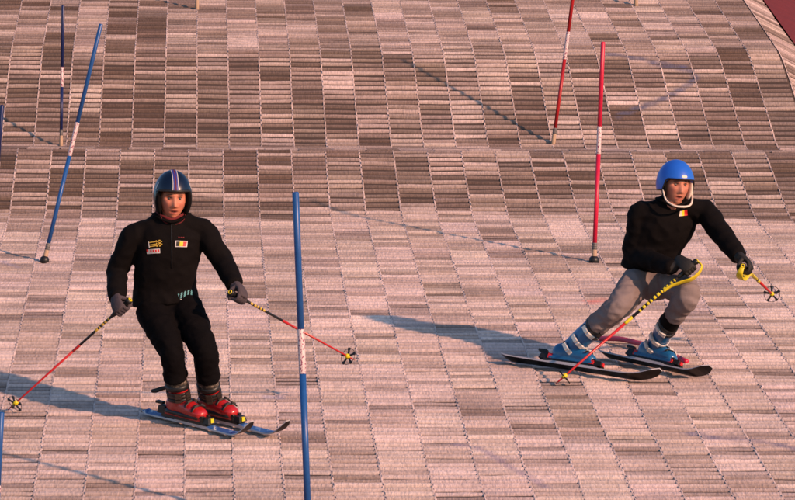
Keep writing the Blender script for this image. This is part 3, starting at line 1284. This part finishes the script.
# ---------------------------------------------------------------- skier in black
def skier_black():
    fa, fb = lift(187, 427.5), lift(218, 425.5)
    Y0 = (fa.y + fb.y) / 2

    def J(u, v, d):
        return at(u, v, Y0 + d)

    P = empty('person', (fa + fb) / 2 - SLOPE_N * .028,
              'skier in black jacket and black trousers with navy striped helmet, arms held low', 'person')
    h = (grd(251, 444) - grd(151, 419))
    h.normalize()
    grp = 'skis with blue and white print'
    ankles = []
    for c, lab, fr, re, kn in ((fa, 'blue and white printed ski under the red boot beside the dangling strap', .56, .36, J(171, 352, -.15)),
                               (fb, 'blue and white printed ski under the red boot next to the tall blue pole', .60, .33, J(203, 352, -.17))):
        root, hh, s, n, b = ski(c, h, SLOPE_N, fr, re, M_ski_blue, lab, grp, roll=R(4), w=.036, tipup=.10)
        binding_parts(b, c, hh, s, n, M_yellow)
        base = c + n * .034
        ank = base - hh * .055 + n * .085
        ankles.append(boot(P, c, hh, s, n, (kn - ank), M_boot_red, M_camo, M_buckle_dark, M_blackp, cuff=.12, lin=.29, angs=(48, -5)))
    # trousers
    knL, knR = J(171.5, 351, -.15), J(205.5, 352, -.17)
    hpL, hpR = J(152, 308, .04), J(185, 308, .03)
    mb = MB()
    mb.loft([J(166, 292, .06), J(167, 306, .06), J(168, 318, .05)], [(.165, .118), (.172, .122), (.165, .122)], RT, 20, 4)
    for hp, kn, an in ((hpL, knL, ankles[0]), (hpR, knR, ankles[1])):
        hem = kn.lerp(an, .55)
        mid = hp.lerp(kn, .5)
        c2 = kn.lerp(an, .30)
        mb.loft([hp, mid, kn, c2, hem], [(.102, .112), (.092, .104), (.070, .086), (.066, .080), (.071, .084)], RT, 18, 5, capk=.12)
    me = remesh(mb.mesh('trousers'), .008, 5)
    folds(me, .0075, 11, (1, 1, 1.7), 3)
    tr = obj('trousers', me, M_blackt, P)
    # dangling strap at the hem
    e0 = knL.lerp(ankles[0], .50)
    mb = MB()
    mb.loft([J(168, 387, -.02), J(162, 388.5, .0), J(156, 390.5, .0), J(152, 391, .0)], [(.006, .010), (.006, .012), (.006, .013), (.005, .010)], FW, 8, 3)
    mb.build('strap', M_blackp, tr)
    # jacket
    shL, shR = J(133, 236, -.06), J(203, 230, -.06)
    elL, elR = J(117.5, 271, .02), J(223.5, 262, -.10)
    wrL, wrR = J(117, 299, -.13), J(235, 285, -.25)
    tors = [(J(166, 304, .055), (.198, .142)), (J(165, 287, .045), (.180, .13)), (J(165.5, 268, .0), (.180, .132)), (J(168, 247, -.04), (.195, .135)),
            (J(170, 231, -.06), (.195, .118)), (J(171, 222, -.075), (.118, .092)), (J(172, 215, -.09), (.076, .078))]
    mb = MB()
    mb.loft([t[0] for t in tors], [t[1] for t in tors], RT, 22, 5, capk=.10)
    for sh, el, wr in ((shL, elL, wrL), (shR, elR, wrR)):
        mb.loft([J(171, 214, -.085).lerp(sh, .16), J(171, 220, -.08).lerp(sh, .5), sh], [(.066, .060), (.068, .062), (.070, .070)], FW, 14, 4)
        inn = sh.lerp(J(170, 236, -.06), .35)
        mb.loft([inn, sh, sh.lerp(el, .5), el, el.lerp(wr, .5), wr], [.068, .069, .066, .062, .058, .049], FW, 16, 4, capk=.25)
    me = remesh(mb.mesh('jacket'), .008, 6)
    folds(me, .0065, 10, (1, 1, 1.3), 7)
    jk = obj('jacket', me, M_blackc, P)
    tree = bvh(me)
    # badges and hip print
    patch(jk, 'flag_badge', tree, ((175.6, 240.6), (187.8, 241.0), (187.0, 247.2), (175.0, 246.9)), 14, 8, [M_white, M_blackp, M_yellow, M_print_red],
          lambda i, j: 0 if j in (0, 7) or i in (0, 13) else (1 if i < 5 else (2 if i < 9 else 3)))
    patch(jk, 'gold_badge', tree, ((148, 241.5), (162, 239.5), (162.5, 246), (149, 248)), 16, 8, [M_print_gold, M_white],
          lambda i, j: (0 if (i + abs(j - 3.5) * 1.3) % 4 < 1.7 else None) if i > 8 else ((0 if j in (1, 4, 6) else None) if i > 0 else 1))
    patch(jk, 'name_label', tree, ((146.5, 249.6), (160, 248.6), (160.3, 253.2), (147, 254)), 16, 6, [M_white, M_print_red],
          lambda i, j: 1 if (1 <= j <= 3 and i > 2 and i % 3 != 0) else (0 if i > 1 or j > 2 else 1))
    patch(jk, 'small_print', tree, ((177.5, 236.6), (185, 237), (185, 238.2), (177.5, 238)), 10, 2, [M_maroon], lambda i, j: 0 if i % 3 else None)
    patch(jk, 'hip_print', tree, ((177.5, 293.5), (191, 288), (194, 297), (180, 300.5)), 20, 12, [M_print_teal, M_white],
          lambda i, j: (1 if j == 10 and i % 4 else None) if j > 8 else (0 if (i + j * .5) % 5 < 2.3 and j > 0 else None))
    # zip
    mb = MB()
    pts = []
    for k in range(9):
        d = ray(171.6 + .2 * k / 8, 224 + 44 * k / 8).normalized()
        hit = tree.ray_cast(CAM, d)[0]
        if hit: pts.append(hit - d * .001)
    if len(pts) > 3:
        mb.loft(pts, [.0032] * len(pts), RT, 6, 2); mb.build('zip', M_blackp, jk)
    # head
    hc = J(172.5, 199.5, -.14)
    r, f, u = frame((.16, -1, -.16), (.015, -.10, 1))
    mb = MB()
    head_into(mb, hc, r, f, u, .9)
    mb.loft([J(171, 236, -.055), hc - u * .11 - f * .02, hc - u * .05 - f * .02], [.062, .056, .055], RT, 14, 4)
    ins = .80
    mb.loft([t[0] for t in tors[:5]], [(a * ins, b * ins) for _, (a, b) in tors[:5]], RT, 18, 4, capk=.3)
    for sh, el, wr in ((shL, elL, wrL), (shR, elR, wrR)):
        mb.loft([sh, sh.lerp(el, .5), el, el.lerp(wr, .9)], [.055, .048, .042, .026], FW, 12, 4)
    for hp, kn, an in ((hpL, knL, ankles[0]), (hpR, knR, ankles[1])):
        mb.loft([hp, hp.lerp(kn, .5), kn, kn.lerp(an, .4), an], [.075, .07, .054, .05, .036], RT, 12, 4)
    me = remesh(mb.mesh('body'), .0033, 1, .4)
    skin_cols(me, hc, r, f, u, (.52, .195, .122), (.34, .06, .055), (.055, .024, .014), (.50, .15, .11))
    body = obj('body', me, M_skin, P)
    eyes(body, hc, r, f, u)
    # helmet
    rad = (.112, .132, .152)
    c2 = hc + u * .018 - f * .006
    hm = helmet(P, c2, r, f, u, rad, .040, -.085, M_navy_shell, rim=.0075)
    for x0, x1, m in ((-.150, -.115, M_white), (-.108, -.02, M_print_blue), (-.016, .03, M_maroon), (.034, .108, M_print_blue), (.115, .150, M_white)):
        sag_strip(hm, 'stripe', c2, r, f, u, rad, x0, x1, 1.2, -.9, 1.285, m)
    for sx in (-1, 1):
        shell_strip(hm, 'side_glint', c2, r, f, u, rad, [(sx * R(66) - .05, sx * R(66) + .05, 1.02), (sx * R(70) - .06, sx * R(70) + .06, 1.15), (sx * R(72) - .05, sx * R(72) + .05, 1.28)], M_white)  # white patches stand in for glints on the shell
        # ear pad
        mb = MB()
        mb.loft([hc + r * sx * .086 + f * .035 + u * .05, hc + r * sx * .088 + f * .03 - u * .01, hc + r * sx * .078 + f * .025 - u * .065], [(.016, .03), (.018, .036), (.014, .028)], r, 12, 4)
        mb.build('ear_pad', M_blackc, hm)
    mb = MB()
    mb.loft([hc + r * .074 + f * .03 - u * .07, hc + r * .058 + f * .035 - u * .120, hc + f * .040 - u * .142, hc - r * .058 + f * .035 - u * .120, hc - r * .074 + f * .03 - u * .07], [(.006, .003)] * 5, f, 8, 4)
    mb.build('chin_strap', M_maroon, hm)
    # collar with maroon lining
    mb = MB()
    cb = J(171.5, 222, -.085)
    n = 22
    pts = []
    for k in range(n + 1):
        an = 2 * math.pi * k / n
        sx, sy = math.sin(an), math.cos(an)
        pts.append(cb + RT * (sx * .098) + Vector((0, -1, 0)) * (sy * .088) + Vector((0, 0, 1)) * (.030 - .040 * max(0, sy) ** 2 + .018 * abs(sx)))
    mb.loft(pts, [(.008, .020)] * (n + 1), (0, 0, 1), 8, 2)
    cl = mb.build('collar', M_blackc, jk)
    mb = MB(); mb.loft([p + Vector((0, 0, .018)) - (p - cb) * .06 for p in pts], [(.008, .004)] * (n + 1), (0, 0, 1), 8, 2); mb.build('lining', M_maroon, jk)
    # gloves and ski poles
    gl, gr = J(121.5, 307.5, -.17), J(238.5, 296.5, -.30)
    tl, t2 = J(15, 403.5, .28), J(348, 356.5, .42)
    for gp, tp, wr, lab, nd in ((gl, tl, wrL, 'red and black ski pole whose basket touches the shaded mats', Vector((-.6, -.8, 0))),
                                (gr, t2, wrR, 'red and black ski pole crossing behind the tall blue slalom pole', Vector((.6, -.8, 0)))):
        ax = (gp - tp).normalized()
        glove(P, gp, ax, wr, nd, M_glove_grey)
        ski_pole(gp, tp, BLACK_SHAFT, lab, 'ski poles')


skier_black()


# ---------------------------------------------------------------- skier with blue helmet
def skier_blue():
    fa, fb = lift(570, 375, .045), lift(652, 372.5, .045)
    Y0 = (fa.y + fb.y) / 2

    def J(u, v, d):
        return at(u, v, Y0 + d)

    P = empty('person', (fa + fb) / 2 - SLOPE_N * .045,
              'skier in black jacket, grey trousers and blue helmet, crouching into a turn', 'person')
    h1 = (grd(659, 388) - grd(504, 365)).normalized()
    h2 = (grd(710, 386) - grd(600, 362)).normalized()
    knL, knR = J(619, 306, -.24), J(688, 294, -.34)
    hpL, hpR = J(641, 277, .05), J(667, 279, .0)
    ankles = []
    grp = 'black skis'
    for c, h, kn, lab, fr, re in ((fa, h1, knL, 'black ski on its edge under the boot that the red ski pole crosses', .62, .49),
                                  (fb, h2, knR, 'black ski on its edge beside the bent pink pole', .45, .44)):
        sh = (kn - (c + SLOPE_N * .12)).normalized()
        root, hh, s, n, b = ski(c, h, SLOPE_N, fr, re, M_ski_black, lab, grp, roll=R(-34), w=.050, tipup=.070)
        binding_parts(b, c, hh, s, n, M_print_red)
        ankles.append(boot(P, c, hh, s, n, (kn - (c + n * .119 - hh * .055)), M_boot_blue, M_blackc, M_buckle, M_print_red, cuff=.265, lin=.35, angs=(78, 36), dark=False, bk=1.35))
    mb = MB()
    mb.loft([J(652, 266, .05), J(653, 276, .04), J(654, 286, .02)], [(.155, .115), (.158, .118), (.142, .116)], RT, 20, 4)
    for hp, kn, an, hk in ((hpL, knL, ankles[0], .46), (hpR, knR, ankles[1], .40)):
        hem = kn.lerp(an, hk)
        mb.loft([hp, hp.lerp(kn, .5), kn, kn.lerp(an, hk * .55), hem], [(.094, .108), (.088, .100), (.076, .084), (.067, .076), (.064, .072)], RT, 18, 5, capk=.12)
    me = remesh(mb.mesh('trousers'), .008, 5)
    folds(me, .0085, 12, (1, 1, 1.5), 5)
    obj('trousers', me, M_greyt, P)
    shL, shR = J(640, 213, -.10), J(705, 211, -.12)
    elL, elR = J(634, 254, -.02), J(724, 237, -.26)
    wrL, wrR = J(673, 268, -.36), J(739, 257, -.40)
    tors = [(J(650, 269, .04), (.186, .142)), (J(652, 256, .02), (.170, .13)), (J(656, 241, -.02), (.170, .13)), (J(664, 226, -.07), (.185, .13)),
            (J(670, 214, -.10), (.180, .115)), (J(673, 207, -.12), (.112, .09)), (J(675, 201, -.14), (.074, .076))]
    mb = MB()
    ref = shR - shL
    mb.loft([t[0] for t in tors], [t[1] for t in tors], ref, 22, 5, capk=.10)
    for sh, el, wr in ((shL, elL, wrL), (shR, elR, wrR)):
        mb.loft([J(674, 201, -.13).lerp(sh, .16), J(674, 205, -.13).lerp(sh, .5), sh], [(.066, .060), (.068, .062), (.072, .072)], FW, 14, 4)
        inn = sh.lerp(J(670, 219, -.11), .35)
        mb.loft([inn, sh, sh.lerp(el, .5), el, el.lerp(wr, .5), wr], [.070, .071, .069, .066, .059, .048], FW, 16, 4, capk=.25)
    me = remesh(mb.mesh('jacket'), .008, 6)
    folds(me, .0070, 10, (1, 1, 1.3), 2)
    jk = obj('jacket', me, M_blackc, P)
    tree = bvh(me)
    patch(jk, 'flag_badge', tree, ((680.0, 211.3), (687.2, 209.6), (687.6, 215.4), (679.2, 216.2)), 10, 6, [M_cream, M_yellow, M_print_red],
          lambda i, j: 0 if i < 3 else (1 if i < 6 else 2))
    hc = J(675.5, 186.5, -.19)
    r, f, u = frame((.30, -1, -.10), (.05, -.05, 1))
    mb = MB()
    head_into(mb, hc, r, f, u, .8)
    mb.loft([J(671, 217, -.10), hc - u * .11 - f * .02, hc - u * .05 - f * .02], [.062, .056, .055], RT, 14, 4)
    ins = .80
    mb.loft([t[0] for t in tors[:5]], [(a * ins, b * ins) for _, (a, b) in tors[:5]], ref, 18, 4, capk=.3)
    for sh, el, wr in ((shL, elL, wrL), (shR, elR, wrR)):
        mb.loft([sh, sh.lerp(el, .5), el, el.lerp(wr, .9)], [.055, .048, .042, .026], FW, 12, 4)
    for hp, kn, an in ((hpL, knL, ankles[0]), (hpR, knR, ankles[1])):
        mb.loft([hp, hp.lerp(kn, .5), kn, kn.lerp(an, .4), an], [.07, .066, .052, .048, .036], RT, 12, 4)
    me = remesh(mb.mesh('body'), .0033, 1, .4)
    skin_cols(me, hc, r, f, u, (.48, .195, .13), (.32, .055, .05), (.035, .017, .012), (.46, .14, .10))
    body = obj('body', me, M_skin, P)
    eyes(body, hc, r, f, u)
    rad = (.114, .136, .148)
    c2 = hc + u * .018 - f * .008
    hm = helmet(P, c2, r, f, u, rad, .028, -.045, M_blue_shell, open_deg=52)
    shell_strip(hm, 'front_print', c2, r, f, u, rad, [(-.10, .16, 1.22), (-.12, .20, 1.27), (-.10, .16, 1.32)], M_cream)
    for sx in (-1, 1):
        mb = MB()
        mb.loft([hc + r * sx * .088 + f * .030 + u * .04, hc + r * sx * .088 + f * .028 - u * .015, hc + r * sx * .078 + f * .022 - u * .065], [(.013, .024), (.014, .03), (.011, .024)], r, 12, 4)
        mb.build('ear_pad', M_cream if sx > 0 else M_blackc, hm)
    mb = MB()
    mb.loft([hc - r * .098 + f * .035 - u * .02, hc - r * .088 + f * .07 - u * .085, hc - r * .05 + f * .115 - u * .118, hc + f * .130 - u * .122,
             hc + r * .05 + f * .115 - u * .112, hc + r * .086 + f * .07 - u * .080, hc + r * .098 + f * .035 - u * .02],
            [(.005, .005), (.005, .006), (.006, .007), (.007, .008), (.006, .007), (.005, .006), (.005, .005)], u, 10, 5)
    mb.build('chin_guard', M_cream, hm)
    cb = J(674, 205.5, -.135)
    n = 22
    pts = []
    for k in range(n + 1):
        an = 2 * math.pi * k / n
        sx, sy = math.sin(an), math.cos(an)
        pts.append(cb + RT * (sx * .096) + Vector((0, -1, 0)) * (sy * .088) + Vector((0, 0, 1)) * (.028 - .040 * max(0, sy) ** 2 + .018 * abs(sx)))
    mb = MB(); mb.loft(pts, [(.009, .022)] * (n + 1), (0, 0, 1), 8, 2)
    mb.build('collar', M_blackc, jk)
    gl, gr = J(688, 268.5, -.40), J(745, 268, -.45)
    tl, t2 = J(564, 376.5, -.36), J(772, 294, .45)
    for gp, tp, wr, lab, nd, kd in ((gl, tl, wrL, 'red and yellow ski pole with yellow guard slanting across the grey trousers', Vector((.3, -.5, .8)), Vector((.55, -.35, -.75))),
                                    (gr, t2, wrR, 'red ski pole with yellow guard pointing back up the slope', Vector((.5, -.7, .3)), Vector((-.45, -.8, -.35)))):
        ax = (gp - tp).normalized()
        glove(P, gp, ax, wr, nd, M_glove_black)
        ski_pole(gp, tp, YEL_SHAFT, lab, 'ski poles', guard=M_yellow, knuckle=kd)


skier_blue()
